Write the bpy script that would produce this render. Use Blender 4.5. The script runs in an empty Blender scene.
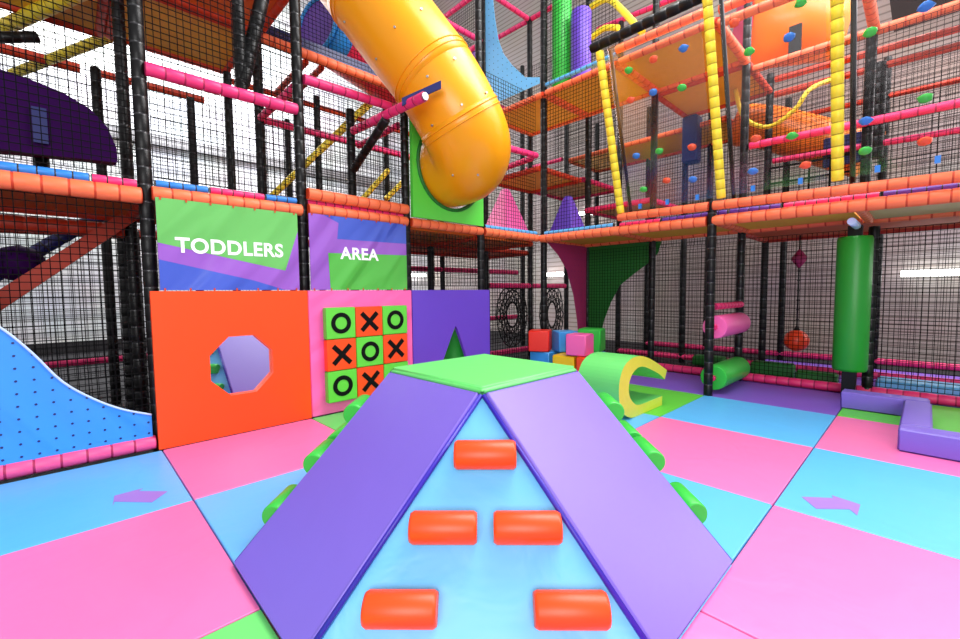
import bpy, bmesh, math, random
from mathutils import Vector, Matrix
from mathutils.geometry import tessellate_polygon
random.seed(7)
scene = bpy.context.scene
COL = scene.collection

# ------------------------------------------------------------------ camera
cam = bpy.data.cameras.new('camera'); cam_o = bpy.data.objects.new('camera', cam); COL.objects.link(cam_o)
cam.sensor_fit = 'HORIZONTAL'; cam.sensor_width = 36.0; cam.lens = 36.0 * 429.6 / 960.0
cam.clip_start = 0.05; cam.clip_end = 200
_pt, _rl, _yw = 0.0625, -0.0099, 0.8046
fw = Vector((math.cos(_yw)*math.cos(_pt), math.sin(_yw)*math.cos(_pt), -math.sin(_pt)))
r0 = Vector((math.sin(_yw), -math.cos(_yw), 0)); u0 = r0.cross(fw)
rr = r0*math.cos(_rl) + u0*math.sin(_rl); uu = -r0*math.sin(_rl) + u0*math.cos(_rl)
M = Matrix((rr, uu, -fw)).transposed().to_4x4(); M.translation = Vector((-0.487, -2.929, 1.209))
cam_o.matrix_world = M
scene.camera = cam_o

# ------------------------------------------------------------------ light
world = bpy.data.worlds.new('hall_light'); scene.world = world; world.use_nodes = True
bg = world.node_tree.nodes['Background']; bg.inputs[0].default_value = (1.0, 0.98, 0.99, 1); bg.inputs[1].default_value = 0.6

def area(name, loc, target, sx, sy, power, color=(1, 1, 1)):
    l = bpy.data.lights.new(name, 'AREA'); l.shape = 'RECTANGLE'; l.size = sx; l.size_y = sy
    l.energy = power; l.color = color
    o = bpy.data.objects.new(name, l); COL.objects.link(o); o.location = loc
    o.rotation_euler = (Vector(target) - Vector(loc)).to_track_quat('-Z', 'Y').to_euler()
    return o
area('ceiling_light_over_toddler_area', (3.3, -1.9, 6.5), (3.2, -1.6, 0), 3.0, 3.0, 340)
area('ceiling_light_right', (6.6, -4.4, 6.6), (2.6, -2.4, 0), 4.0, 4.0, 540, (1, .98, .98))
area('fill_light_behind_camera', (-3.4, -5.6, 2.6), (3.0, .6, 1.9), 4.0, 3.0, 330)  # fill lamp added behind the camera to brighten panels and deck undersides
area('added_sheen_light_right', (9.3, -5.6, 3.4), (2.0, -2.6, 1.0), 4.0, 4.0, 350)  # unseen source added on the right to whiten the mats and ramp there
area('wall_fill_rear_left', (1.5, 8.3, 8.2), (2.4, 10.3, 4.6), 7, 1.5, 1200)  # added area light, set close to the back wall to make it bright
area('wall_fill_rear_right', (7.6, -1.0, 9.3), (9.6, -1.0, 1.0), 1.0, 8.0, 200, (1, .97, .95))  # added area light that brightens the right wall

scene.view_settings.view_transform = 'Standard'; scene.view_settings.look = 'None'
scene.view_settings.exposure = 0.0; scene.view_settings.gamma = 1.0
scene.view_settings.use_curve_mapping = False

# ------------------------------------------------------------------ materials
def lin(c):
    return tuple(((v/255)/12.92 if v/255 <= .04045 else ((v/255+.055)/1.055)**2.4) for v in c)

def vinyl(name, rgb, rough=.38, bump=.12, scale=6.0, spec=.5, metal=0.0, var=.04, fold=None):
    m = bpy.data.materials.new(name); m.use_nodes = True; nt = m.node_tree; b = nt.nodes['Principled BSDF']
    c = lin(rgb)
    b.inputs['Roughness'].default_value = rough; b.inputs['Metallic'].default_value = metal
    b.inputs['Specular IOR Level'].default_value = spec
    tc = nt.nodes.new('ShaderNodeTexCoord')
    n = nt.nodes.new('ShaderNodeTexNoise'); n.inputs['Scale'].default_value = scale; n.inputs['Detail'].default_value = 3
    n.inputs['Distortion'].default_value = 1.2
    if fold:   # long diagonal folds in stretched cloth
        mp = nt.nodes.new('ShaderNodeMapping'); mp.inputs['Rotation'].default_value = (0, math.radians(fold), 0); mp.vector_type = 'TEXTURE'; mp.inputs['Scale'].default_value = (1, 1, 4.5)
        nt.links.new(tc.outputs['Object'], mp.inputs['Vector']); nt.links.new(mp.outputs['Vector'], n.inputs['Vector']); n.inputs['Detail'].default_value = 1; n.inputs['Distortion'].default_value = .3
    else:
        nt.links.new(tc.outputs['Object'], n.inputs['Vector'])
    mix = nt.nodes.new('ShaderNodeMix'); mix.data_type = 'RGBA'
    mix.inputs['A'].default_value = (*[v*(1-var) for v in c], 1); mix.inputs['B'].default_value = (*[min(1, v*(1+var)) for v in c], 1)
    nt.links.new(n.outputs['Fac'], mix.inputs['Factor']); nt.links.new(mix.outputs['Result'], b.inputs['Base Color'])
    if bump:
        bp = nt.nodes.new('ShaderNodeBump'); bp.inputs['Strength'].default_value = min(1, bump); bp.inputs['Distance'].default_value = .02 if bump < .3 else (.12 if fold else .04)
        nt.links.new(n.outputs['Fac'], bp.inputs['Height']); nt.links.new(bp.outputs['Normal'], b.inputs['Normal'])
    return m

V = {
 'black': vinyl('black_padding', (9, 9, 11), .42, .1, 20, .3),
 'tie': vinyl('cable_tie_black', (48, 48, 51), .25, 0),
 'net': vinyl('black_netting', (4, 4, 5), .8, 0, 6, .15),
 'orange_pad': vinyl('orange_foam', (250, 120, 74), .5, .1, 20),
 'orange_tie': vinyl('orange_tie', (205, 60, 22), .5, 0),
 'orange': vinyl('orange_vinyl', (250, 74, 12), .42, .12, 3),
 'red_orange': vinyl('red_orange_foam', (200, 56, 24), .5, .1, 20),
 'pink_rail': vinyl('bright_pink_foam', (244, 84, 142), .45, .1, 20),
 'pink_pad': vinyl('pink_foam', (238, 50, 120), .45, .1, 20),
 'pink_tie': vinyl('pink_tie', (170, 25, 80), .5, 0),
 'pink': vinyl('pink_vinyl', (250, 104, 178), .4, .15, 2.5),
 'pink_fold': vinyl('pink_panel_vinyl', (250, 104, 178), .4, .4, 5, fold=60),
 'pink_mat': vinyl('pink_mat_vinyl', (246, 116, 178), .42, .28, 3.0, .8),
 'blue_mat': vinyl('light_blue_mat_vinyl', (88, 184, 246), .42, .28, 3.0, .8),
 'lblue': vinyl('light_blue_vinyl', (104, 186, 240), .4, .35, 2.6),
 'green_mat': vinyl('green_mat_vinyl', (104, 214, 110), .42, .12, 2.0),
 'green': vinyl('green_vinyl', (52, 190, 66), .38, .1, 3),
 'green_panel': vinyl('bright_green_vinyl', (92, 222, 74), .4, .1, 3),
 'dgreen': vinyl('dark_green_vinyl', (22, 110, 36), .5, .1, 3),
 'lime': vinyl('lime_green_vinyl', (98, 208, 64), .42, .1, 3),
 'purple': vinyl('purple_vinyl', (122, 98, 206), .4, .1, 2),
 'purple_panel': vinyl('violet_blue_vinyl', (102, 66, 196), .45, .1, 2),
 'purple_mat': vinyl('purple_mat_vinyl', (126, 88, 200), .45, .12, 2),
 'purple_edge': vinyl('deep_purple_piping', (50, 32, 170), .4, 0),
 'arrow': vinyl('purple_arrow_vinyl', (158, 118, 212), .45, 0),
 'piping': vinyl('pale_piping', (190, 215, 255), .4, 0),
 'magenta': vinyl('magenta_fabric', (165, 40, 96), .6, .1, 4),
 'yellow_pad': vinyl('yellow_foam', (246, 224, 52), .45, .1, 15),
 'yellow_tie': vinyl('yellow_tie', (190, 160, 22), .5, 0),
 'yellow': vinyl('yellow_vinyl', (226, 228, 66), .42, .25, 9),
 'cube_yellow': vinyl('bright_yellow_vinyl', (250, 200, 20), .4, .1, 4),
 'cube_red': vinyl('red_vinyl', (236, 40, 24), .4, .1, 4),
 'cube_blue': vinyl('mid_blue_vinyl', (62, 150, 222), .4, .1, 4),
 'blue_pad': vinyl('blue_foam', (40, 130, 224), .45, .1, 20),
 'lblue_pad': vinyl('pale_blue_foam', (90, 175, 235), .45, .1, 20),
 'violet_pad': vinyl('violet_foam', (92, 48, 160), .5, .1, 20),
 'navy': vinyl('navy_plastic', (26, 34, 104), .4, 0),
 'fabric_blue': vinyl('blue_stretched_fabric', (52, 146, 238), .42, .5, 4, fold=-30),
 'violet': vinyl('violet_panel', (150, 90, 200), .45, .1, 4),
 'dpurple': vinyl('dark_purple_plastic', (50, 8, 74), .6, 0, 6, .05),
 'slide': vinyl('yellow_orange_plastic', (255, 166, 8), .32, .03, 2, .5),
 'slide_blue': vinyl('blue_tube_plastic', (40, 140, 220), .3, 0),
 'slide_red': vinyl('crimson_tube_plastic', (225, 38, 80), .35, 0),
 'slide_orange': vinyl('orange_tube_plastic', (250, 130, 25), .35, 0),
 'pane': vinyl('pale_clear_window', (214, 206, 212), .15, 0),
 'steel': vinyl('zinc_plate', (190, 190, 195), .3, 0, metal=.8),
 'board': vinyl('plywood_board', (244, 188, 58), .6, .1, 8, var=.12),
 'board_orange': vinyl('orange_board', (224, 110, 40), .6, .1, 8, var=.1),
 'board_cream': vinyl('cream_board', (215, 190, 130), .6, .1, 8, var=.1),
 'symbol': vinyl('black_symbol', (6, 7, 9), .6, 0, 6, .15),
 'green_col': vinyl('deep_green_vinyl', (34, 158, 48), .4, .1, 3),
 'white': vinyl('white_print', (250, 250, 255), .5, 0),
 'ban_green': vinyl('banner_green', (104, 186, 96), .36, .8, 4.5, fold=38),
 'ban_green2': vinyl('banner_bright_green', (84, 180, 72), .36, .8, 4.5, fold=38),
 'ban_purple': vinyl('banner_purple', (150, 92, 196), .36, .8, 4.5, fold=38),
 'ban_blue': vinyl('banner_blue', (66, 92, 196), .36, .8, 4.5, fold=38),
 'ball': vinyl('red_orange_ball', (240, 66, 22), .35, .1, 10),
 'hold_b': vinyl('blue_hold', (60, 130, 220), .35, .2, 20),
 'hold_g': vinyl('green_hold', (70, 200, 80), .35, .2, 20),
 'hold_o': vinyl('orange_hold', (246, 96, 60), .35, .2, 20),
 'dark': vinyl('dark_carpet', (18, 15, 22), .8, .1, 20),
 'dado': vinyl('black_wall_band', (30, 28, 32), .7, .1, 6),
}

def emission(name, strength, col=(1, 1, 1)):
    m = bpy.data.materials.new(name); m.use_nodes = True; nt = m.node_tree
    b = nt.nodes['Principled BSDF']; b.inputs['Emission Color'].default_value = (*col, 1); b.inputs['Emission Strength'].default_value = strength
    return m
V['tube_glow'] = emission('fluorescent_glow', 12, (1, .99, .96))

def mirror():
    m = bpy.data.materials.new('acrylic_mirror'); m.use_nodes = True; b = m.node_tree.nodes['Principled BSDF']
    b.inputs['Base Color'].default_value = (.9, .93, .96, 1); b.inputs['Metallic'].default_value = 1; b.inputs['Roughness'].default_value = .03
    return m
V['mirror'] = mirror()

def clear(name, tint=(.95, .93, .94), spec=.9):
    m = bpy.data.materials.new(name); m.use_nodes = True; nt = m.node_tree; nt.nodes.remove(nt.nodes['Principled BSDF'])
    out = nt.nodes['Material Output']
    t = nt.nodes.new('ShaderNodeBsdfTransparent'); t.inputs[0].default_value = (*tint, 1)
    g = nt.nodes.new('ShaderNodeBsdfGlossy'); g.inputs['Roughness'].default_value = .12; g.inputs[0].default_value = (1, 1, 1, 1)
    f = nt.nodes.new('ShaderNodeFresnel'); f.inputs[0].default_value = 1.5
    mx = nt.nodes.new('ShaderNodeMixShader')
    nt.links.new(f.outputs[0], mx.inputs[0]); nt.links.new(t.outputs[0], mx.inputs[1]); nt.links.new(g.outputs[0], mx.inputs[2])
    nt.links.new(mx.outputs[0], out.inputs['Surface'])
    return m
V['clear'] = clear('clear_polycarbonate')

def cladding(name, rgb, rgb2, scale, axis='Z', rough=.6):
    """horizontal metal cladding: fine horizontal ribs"""
    m = bpy.data.materials.new(name); m.use_nodes = True; nt = m.node_tree; b = nt.nodes['Principled BSDF']
    tc = nt.nodes.new('ShaderNodeTexCoord'); w = nt.nodes.new('ShaderNodeTexWave'); w.wave_type = 'BANDS'; w.bands_direction = axis
    w.inputs['Scale'].default_value = scale; w.inputs['Distortion'].default_value = 0
    nt.links.new(tc.outputs['Object'], w.inputs['Vector'])
    r = nt.nodes.new('ShaderNodeValToRGB'); r.color_ramp.elements[0].position = .0; r.color_ramp.elements[0].color = (*lin(rgb2), 1)
    r.color_ramp.elements[1].position = .25; r.color_ramp.elements[1].color = (*lin(rgb), 1)
    nt.links.new(w.outputs['Fac'], r.inputs['Fac'])
    n = nt.nodes.new('ShaderNodeTexNoise'); n.inputs['Scale'].default_value = .9
    nt.links.new(tc.outputs['Object'], n.inputs['Vector'])
    mx = nt.nodes.new('ShaderNodeMix'); mx.data_type = 'RGBA'; mx.blend_type = 'MULTIPLY'; mx.inputs['Factor'].default_value = .25
    nt.links.new(r.outputs['Color'], mx.inputs['A']); nt.links.new(n.outputs['Color'], mx.inputs['B'])
    nt.links.new(mx.outputs['Result'], b.inputs['Base Color']); b.inputs['Roughness'].default_value = rough
    bp = nt.nodes.new('ShaderNodeBump'); bp.inputs['Strength'].default_value = .3
    nt.links.new(w.outputs['Fac'], bp.inputs['Height']); nt.links.new(bp.outputs['Normal'], b.inputs['Normal'])
    return m
V['wall_white'] = cladding('white_cladding', (236, 238, 242), (196, 198, 204), .8)
V['wall_mauve'] = cladding('mauve_grey_cladding', (186, 174, 170), (136, 122, 118), 2.6)

# ------------------------------------------------------------------ mesh helpers
class MB:
    def __init__(s): s.v = []; s.f = []; s.m = []; s.sm = []
    def add(s, vs, fs, mi=0, smooth=False):
        o = len(s.v); s.v += [tuple(v) for v in vs]
        for f in fs: s.f.append(tuple(o+i for i in f)); s.m.append(mi); s.sm.append(smooth)
    def box(s, a, b, mi=0):
        x0, y0, z0 = a; x1, y1, z1 = b
        vs = [(x0,y0,z0),(x1,y0,z0),(x1,y1,z0),(x0,y1,z0),(x0,y0,z1),(x1,y0,z1),(x1,y1,z1),(x0,y1,z1)]
        s.add(vs, [(0,3,2,1),(4,5,6,7),(0,1,5,4),(1,2,6,5),(2,3,7,6),(3,0,4,7)], mi)
    def build(s, name, mats, parent=None, loc=None, bevel=0, seg=2):
        me = bpy.data.meshes.new(name); me.from_pydata(s.v, [], s.f)
        if not isinstance(mats, (list, tuple)): mats = [mats]
        for m in mats: me.materials.append(V[m])
        for p, mi, sm in zip(me.polygons, s.m, s.sm): p.material_index = mi; p.use_smooth = sm
        me.update()
        bm = bmesh.new(); bm.from_mesh(me)
        bmesh.ops.recalc_face_normals(bm, faces=bm.faces)
        if bevel:
            es = [e for e in bm.edges if len(e.link_faces) == 2 and e.calc_face_angle(0) > .6]
            bmesh.ops.bevel(bm, geom=es, offset=bevel, segments=seg, affect='EDGES', clamp_overlap=True)
            for f in bm.faces: f.smooth = True
        bm.to_mesh(me); bm.free()
        o = bpy.data.objects.new(name, me); COL.objects.link(o)
        if bevel:
            md = o.modifiers.new('wn', 'WEIGHTED_NORMAL'); md.keep_sharp = True
        if loc is not None: o.location = loc
        if parent: o.parent = parent
        return o

def tag(o, label=None, cat=None, group=None, kind=None):
    if label: o['label'] = label
    if cat: o['category'] = cat
    if group: o['group'] = group
    if kind: o['kind'] = kind
    return o
def thing(name, loc, label, cat, group=None):
    o = bpy.data.objects.new(name, None); COL.objects.link(o); o.location = loc; o.empty_display_size = .1
    return tag(o, label, cat, group)
def rel(o, parent):
    """parent keeping world coordinates (mesh written in world coordinates)"""
    o.parent = parent; o.matrix_parent_inverse = Matrix.Translation(-parent.location); return o

def frame(d):
    d = d.normalized(); a = Vector((0, 0, 1)) if abs(d.z) < .9 else Vector((1, 0, 0))
    u = d.cross(a).normalized(); return u, d.cross(u).normalized()
def ring(c, u, w, r, n):
    return [c + u*(r*math.cos(2*math.pi*i/n)) + w*(r*math.sin(2*math.pi*i/n)) for i in range(n)]
def rings_mesh(mb, rs, mis=None, cap=True, smooth=True):
    n = len(rs[0]); vs = [p for r in rs for p in r]; 
    for k in range(len(rs)-1):
        fs = [(k*n+i, k*n+(i+1) % n, (k+1)*n+(i+1) % n, (k+1)*n+i) for i in range(n)]
        if k == 0: base = len(mb.v); mb.v += [tuple(v) for v in vs]
        for f in fs: mb.f.append(tuple(base+i for i in f)); mb.m.append(mis[k] if mis else 0); mb.sm.append(smooth)
    if cap:
        mb.f.append(tuple(base+i for i in range(n))); mb.m.append(mis[0] if mis else 0); mb.sm.append(False)
        mb.f.append(tuple(base+(len(rs)-1)*n+i for i in range(n))); mb.m.append(mis[-1] if mis else 0); mb.sm.append(False)
def pad(mb, a, b, r, seg=.12, n=10, pinch=.92, m0=0, m1=1):
    """foam padded tube, tied at regular intervals"""
    a = Vector(a); b = Vector(b); d = b-a; L = d.length; k = max(1, round(L/seg)); u, w = frame(d); d.normalize(); s = L/k
    rs = []; ms = []
    for i in range(k):
        c = a + d*(i*s)
        for t, q in ((.0, pinch), (.05, .985), (.5, 1.0), (.95, .985)):
            rs.append(ring(c + d*(s*t), u, w, r*q, n))
        ms += [m1, m0, m0, m1] if seg < 1 else [m0]*4
    rs.append(ring(b, u, w, r*pinch, n))
    rings_mesh(mb, rs, ms)
def tube(mb, pts, r, n=12, mi=0, cap=True):
    pts = [Vector(p) for p in pts]; rs = []; u = None
    for i, p in enumerate(pts):
        d = (pts[min(i+1, len(pts)-1)] - pts[max(i-1, 0)]).normalized()
        if u is None: u, w = frame(d)
        else:
            u = (u - d*u.dot(d)).normalized(); w = d.cross(u)
        w = d.cross(u)
        rs.append(ring(p, u, w, r if not callable(r) else r(i), n))
    rings_mesh(mb, rs, [mi]*len(rs), cap)
def prism(mb, poly, origin, U, Wv, depth_vec, mi=0, mside=None, holes=(), mback=None):
    """polygon (2D) in plane origin+U*a+W*b extruded along depth_vec"""
    O = Vector(origin); U = Vector(U); Wv = Vector(Wv); D = Vector(depth_vec)
    loops = [list(poly)] + [list(h) for h in holes]
    flat = [p for l in loops for p in l]
    P3 = [O + U*p[0] + Wv*p[1] for p in flat]
    tris = tessellate_polygon([[Vector((p[0], p[1], 0)) for p in l] for l in loops])
    n = len(flat)
    if mside is None: mside = mi
    mb.add(P3, [t for t in tris], mi)
    mb.add([p + D for p in P3], [t for t in tris], mi if mback is None else mback)
    s = 0
    for l in loops:
        k = len(l)
        vs = P3[s:s+k] + [p + D for p in P3[s:s+k]]
        mb.add(vs, [(i, (i+1) % k, k+(i+1) % k, k+i) for i in range(k)], mside); s += k
def smoothpoly(pts, k=4, closed=True):
    """Catmull-Rom"""
    out = []; n = len(pts)
    rng = range(n) if closed else range(n-1)
    for i in rng:
        g = (lambda j: pts[j % n]) if closed else (lambda j: pts[max(0, min(n-1, j))])
        p0, p1, p2, p3 = g(i-1), g(i), g(i+1), g(i+2)
        for t in range(k):
            t /= k
            out.append(tuple(.5*((2*p1[c]) + (-p0[c]+p2[c])*t + (2*p0[c]-5*p1[c]+4*p2[c]-p3[c])*t*t + (-p0[c]+3*p1[c]-3*p2[c]+p3[c])*t**3) for c in range(len(p1))))
    if not closed: out.append(tuple(pts[-1]))
    return out

# ------------------------------------------------------------------ structure: walls, floor
def struct(name, a, b, m):
    mb = MB(); mb.box(a, b); o = mb.build(name, m); o['kind'] = 'structure'; return o
struct('floor', (-7, -9, -.12), (9.6, 10.3, -.045), 'dark')
struct('wall_left', (-7, 10.3, -.12), (9.7, 10.45, 12), 'wall_white')
struct('wall_right', (9.6, -9, -.12), (9.75, 10.3, 12), 'wall_mauve')
struct('trim_1', (-7, 10.24, -.04), (3.0, 10.298, .2), 'dado')
struct('trim_2', (-7, 10.2, 4.88), (9.5, 10.298, 5.12), 'steel')

# ------------------------------------------------------------------ floor mats (1.2 m tiles)
T = 1.2
GX = {-2: -2.4, -1: -1.2, 0: 0.0, 1: 1.185, 2: 2.33, 3: 3.587, 4: 4.777, 5: 5.95}
GY = {-4: -4.75, -3: -3.57, -2: -2.372, -1: -1.188, 0: .045, 1: 1.19}
def mat_tile(i, j, m, label, x0=None, x1=None, y0=None, y1=None):
    g = .003
    ax, bx = (GX[i] if x0 is None else x0)+g, (GX[i+1] if x1 is None else x1)-g
    ay, by = (GY[j] if y0 is None else y0)+g, (GY[j+1] if y1 is None else y1)-g
    mb = MB(); mb.box((ax, ay, -.043), (bx, by, 0))
    o = mb.build('floor_mat', m, bevel=.006, seg=1)
    return tag(o, label, 'floor mat', 'padded floor mats')
mat_tile(-2, 0, 'pink_mat', 'pink padded floor mat at the far left edge by the net', x0=-2.4, x1=-1.2)
matL = mat_tile(-1, 0, 'blue_mat', 'light blue floor mat with a purple arrow, beside the pink rail on the left', y1=1.19)
mat_tile(0, 0, 'pink_mat', 'pink floor mat in front of the orange panel with the octagon mirror', y1=1.19)
mat_tile(1, 0, 'green_mat', 'green floor mat in front of the noughts and crosses board', y1=1.19)
mat_tile(-1, -1, 'pink_mat', 'large pink floor mat in the left foreground')
mat_tile(0, -1, 'blue_mat', 'light blue floor mat under the left ramp of the climbing pyramid')
mat_tile(-1, -2, 'green_mat', 'green floor mat at the bottom edge left of the pyramid')
mat_tile(0, -2, 'pink_mat', 'pink floor mat under the front of the climbing pyramid')
mat_tile(1, -1, 'green_mat', 'green floor mat hidden under the rear of the pyramid')
mat_tile(1, -2, 'blue_mat', 'light blue floor mat touching the right corner of the pyramid')
mat_tile(2, 0, 'pink_mat', 'pink floor mat in front of the violet panel', y1=1.19)
mat_tile(3, 0, 'blue_mat', 'light blue floor mat under the pile of cubes', y1=1.19)
mat_tile(2, -1, 'blue_mat', 'light blue floor mat half under the green arch, beside the pyramid')
mat_tile(3, -1, 'lime', 'green floor mat under the open side of the arch')
mat_tile(2, -2, 'pink_mat', 'pink floor mat right of the pyramid, between two light blue mats')
mat_tile(3, -2, 'blue_mat', 'light blue floor mat at the foot of the post with the rollers')
mat_tile(0, -3, 'pink_mat', 'pink floor mat in the bottom right corner beside the ramp foot')
mat_tile(1, -3, 'pink_mat', 'large pink floor mat in the right foreground')
matR = mat_tile(2, -3, 'blue_mat', 'light blue floor mat with a purple arrow on the right')
mat_tile(3, -3, 'pink_mat', 'pink floor mat in front of the purple kerb')
mat_tile(2, -4, 'pink_mat', 'pink floor mat at the right edge of the foreground')
mat_tile(3, -4, 'blue_mat', 'light blue floor mat beyond the right edge by the kerb')
mat_tile(4, -3, 'lime', 'green floor mat strip behind the purple kerb blocks', x1=5.95)
mat_tile(4, -4, 'green_mat', 'pale green floor mat inside the kerb pen', x1=5.95)
mat_tile(4, -2, 'purple_mat', 'purple floor mat in front of the red floor rail under the green roller', x1=5.95)
mat_tile(4, -1, 'purple_mat', 'purple floor mat behind the arch under the platform', x1=5.95)
mat_tile(4, 0, 'purple_mat', 'purple floor mat in the corner behind the cubes', x1=5.95)
for (a, b, lab) in (((-3.4), (-2.2), 'purple floor mat behind the net, by the green stepping blocks'), (-2.2, -1.0, 'purple floor mat behind the net behind the rollers'), (-4.6, -3.4, 'lavender floor mat behind the net at the right edge')):
    mat_tile(0, 0, 'purple_mat', lab, x0=6.06, x1=8.3, y0=a, y1=b)
def arrow(mat, pts):
    mb = MB(); prism(mb, pts, (0, 0, .0005), (1, 0, 0), (0, 1, 0), (0, 0, .002))
    o = mb.build('arrow', 'arrow'); o.parent = mat; o['label'] = 'purple arrow'
arrow(matL, [(-.094, .281), (-.183, .175), (-.34, .345), (-.352, .283), (-.335, .44), (-.197, .445), (-.222, .415)])
arrow(matR, [(2.547, -2.467), (2.435, -2.552), (2.555, -2.68), (2.50, -2.717), (2.664, -2.716), (2.692, -2.587), (2.655, -2.6)])

# ------------------------------------------------------------------ padded tubes: posts and rails
YL, XR = 1.29, 4.85
def post(x, y, z0, z1, label, group=None, r=.05, m='black', mt='tie', name='padded_post', cat='post', seg=.13):
    mb = MB(); pad(mb, (0, 0, 0), (0, 0, z1-z0), r, seg)
    return tag(mb.build(name, [m, mt], loc=(x, y, z0)), label, cat, group)
def rail(a, b, m, mt, label, r=.05, group=None, seg=.13, name='padded_rail', cat='rail', n=10):
    mb = MB(); a = Vector(a); b = Vector(b); pad(mb, (0, 0, 0), b-a, r, seg, n=n)
    return tag(mb.build(name, [m, mt], loc=a), label, cat, group)

F = 'front posts of the play frame'; G = 'rear posts of the play frame'
post(0, YL, -.04, 3.9, 'black padded post left of the TODDLERS banner', F)
post(1.2, YL, -.04, 4.6, 'black padded post between the TODDLERS and AREA banners', F)
post(2.4, YL, -.04, 4.0, 'black padded post right of the AREA banner, by the green slide panel', F)
post(3.6, YL, -.04, 5.4, 'black padded post right of the violet panel with the triangle', F)
post(4.92, 1.24, -.04, 6.2, 'black padded corner post where the two play frames meet', F)
post(4.8, -1.22, -.0, 2.2, 'black padded post carrying the pink and green rollers', F, r=.05)
back = [  # x, y, z0, z1, label
 (0, 2.4, 5.2, 'black padded post just left behind the TODDLERS post'),
 (-.12, 3.6, 3.75, 'short black post with an orange rail on top, upper left'),
 (1.2, 2.4, 5.2, 'black padded post behind the TODDLERS banner under the pink frame'),
 (1.0, 4.8, 4.15, 'thin black post far behind the TODDLERS banner, left one'),
 (1.2, 3.6, 4.15, 'black post behind the TODDLERS banner under the yellow platform'),
 (1.95, 1.70, 3.3, 'short black post holding the pink slide bracket'),
 (2.4, 3.6, 4.2, 'black post behind the AREA banner beside the yellow ladder'),
 (2.4, 4.8, 4.2, 'black post beyond the foot of the yellow ladder'),
 (3.6, 2.4, 5.2, 'black post behind the green slide panel'),
 (3.6, 3.6, 5.2, 'black post behind the AREA banner at the right ladder'),
 (4.8, 2.4, 6.2, 'black post at the left edge of the hanging light blue fabric'),
 (4.8, 3.6, 5.3, 'black post far behind the yellow slide bend'),
 (6.1, 1.2, 6.2, 'black post behind the purple pyramid'),
 (6.0, 0.0, 6.2, 'black post behind the clear climbing wall, left one'),
 (6.0, -1.2, 4.9, 'black post behind the pink and green rollers'),
 (6.0, 2.4, 6.3, 'black post behind the pink pyramid'),
 (7.2, 1.2, 6.2, 'black post behind the magenta platforms'),
 (7.2, 0.0, 5.0, 'black post right of the green fabric, rear row'),
 (7.2, -1.2, 4.4, 'black post left of the hanging red ball'),
 (7.2, 2.4, 6.3, 'black post in the rear row above the pink pyramid'),
 (7.2, 3.6, 6.3, 'black post far back behind the light blue fabric'),
 (8.4, -1.2, 4.4, 'black post directly behind the hanging red ball'),
 (8.4, 0.0, 4.6, 'black post against the right wall behind the rollers'),
 (8.4, 1.2, 5.0, 'black post near the right wall behind the green fabric'),
 (8.4, 2.4, 5.0, 'black post near the right wall behind the pink pyramid'),
 (8.4, -2.4, 4.6, 'black post by the right wall behind the green column'),
]
for x, y, z1, lab in back: post(x, y, -.04, z1, lab, G, seg=.16)
post(0.73, 1.36, 2.99, 4.1, 'short black post beside the slanting brace above the first pink rail', G)
post(.02, 2.95, -.04, 1.9, 'thick black post low behind the post left of the orange panel', G, r=.1)
post(7.2, -2.4, 2.9, 4.1, 'thick black upper post right of the third yellow bar', G, r=.08)
post(6.06, -2.4, 2.12, 4.0, 'black upper post above the tall green column', G)

OR, PR, RD = ('orange_pad', 'orange_tie'), ('pink_pad', 'pink_tie'), ('red_orange', 'orange_tie')
H = 'orange front rails of the platforms'
rail((-1.9, 1.25, 1.97), (-.03, 1.25, 1.97), *OR, 'orange padded rail above the blue fabric on the left', .062, H)
rail((.03, 1.25, 2.0), (1.18, 1.25, 2.01), *OR, 'orange padded rail along the top of the TODDLERS banner', .055, H)
rail((1.24, 1.25, 2.03), (2.38, 1.25, 2.03), *OR, 'orange padded rail along the top of the AREA banner', .055, H)
rail((1.23, 1.23, 2.175), (2.38, 1.23, 2.165), *OR, 'upper of the two orange rails above the AREA banner', .055, H)
rail((2.43, 1.25, 2.03), (3.58, 1.25, 2.03), *OR, 'orange padded rail under the green slide panel', .055, H)
rail((3.62, 1.25, 2.03), (4.78, 1.25, 2.03), *OR, 'orange padded rail under the pink pyramid', .055, H)
rail((4.8, 1.2, 2.02), (4.8, -1.17, 1.99), *OR, 'orange padded rail under the purple pyramid, long right side', .06, H)
rail((4.8, -1.23, 1.99), (4.8, -4.2, 1.95), *OR, 'orange padded rail right of the roller post, lower one', .06, H)
rail((4.76, -.1, 2.17), (4.76, -1.2, 2.15), *OR, 'orange padded rail at the foot of the left clear climbing panel', .05, H)
rail((4.76, -1.24, 2.15), (4.76, -4.2, 2.08), *OR, 'orange padded rail at the foot of the right clear climbing panels', .05, H)
S2 = 'coloured foam strips on the platform edges'
def strip(a, b, m, lab, r=.03): rail(a, b, m, 'tie', lab, r, S2, .09, 'edge_strip', 'foam strip', 8)
strip((-1.9, 1.29, 2.065), (-.32, 1.29, 2.06), 'blue_pad', 'blue foam strip on the orange rail at far left', .035)
strip((-.31, 1.29, 2.06), (-.05, 1.29, 2.06), 'pink_pad', 'short pink foam strip left of the TODDLERS post', .035)
strip((.06, 1.29, 2.085), (.42, 1.29, 2.09), 'blue_pad', 'blue foam strip above the left of the TODDLERS banner')
strip((.43, 1.29, 2.09), (.86, 1.29, 2.095), 'pink_pad', 'pink foam strip above the middle of the TODDLERS banner')
strip((.87, 1.29, 2.095), (1.15, 1.29, 2.10), 'blue_pad', 'blue foam strip above the right end of the TODDLERS banner')
strip((1.25, 1.3, 2.105), (2.36, 1.3, 2.10), 'pink_pad', 'thin pink foam strip between two orange rails above AREA')
strip((3.64, 1.26, 2.10), (4.76, 1.26, 2.105), 'lblue_pad', 'light blue foam strip in front of the pink pyramid')
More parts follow.
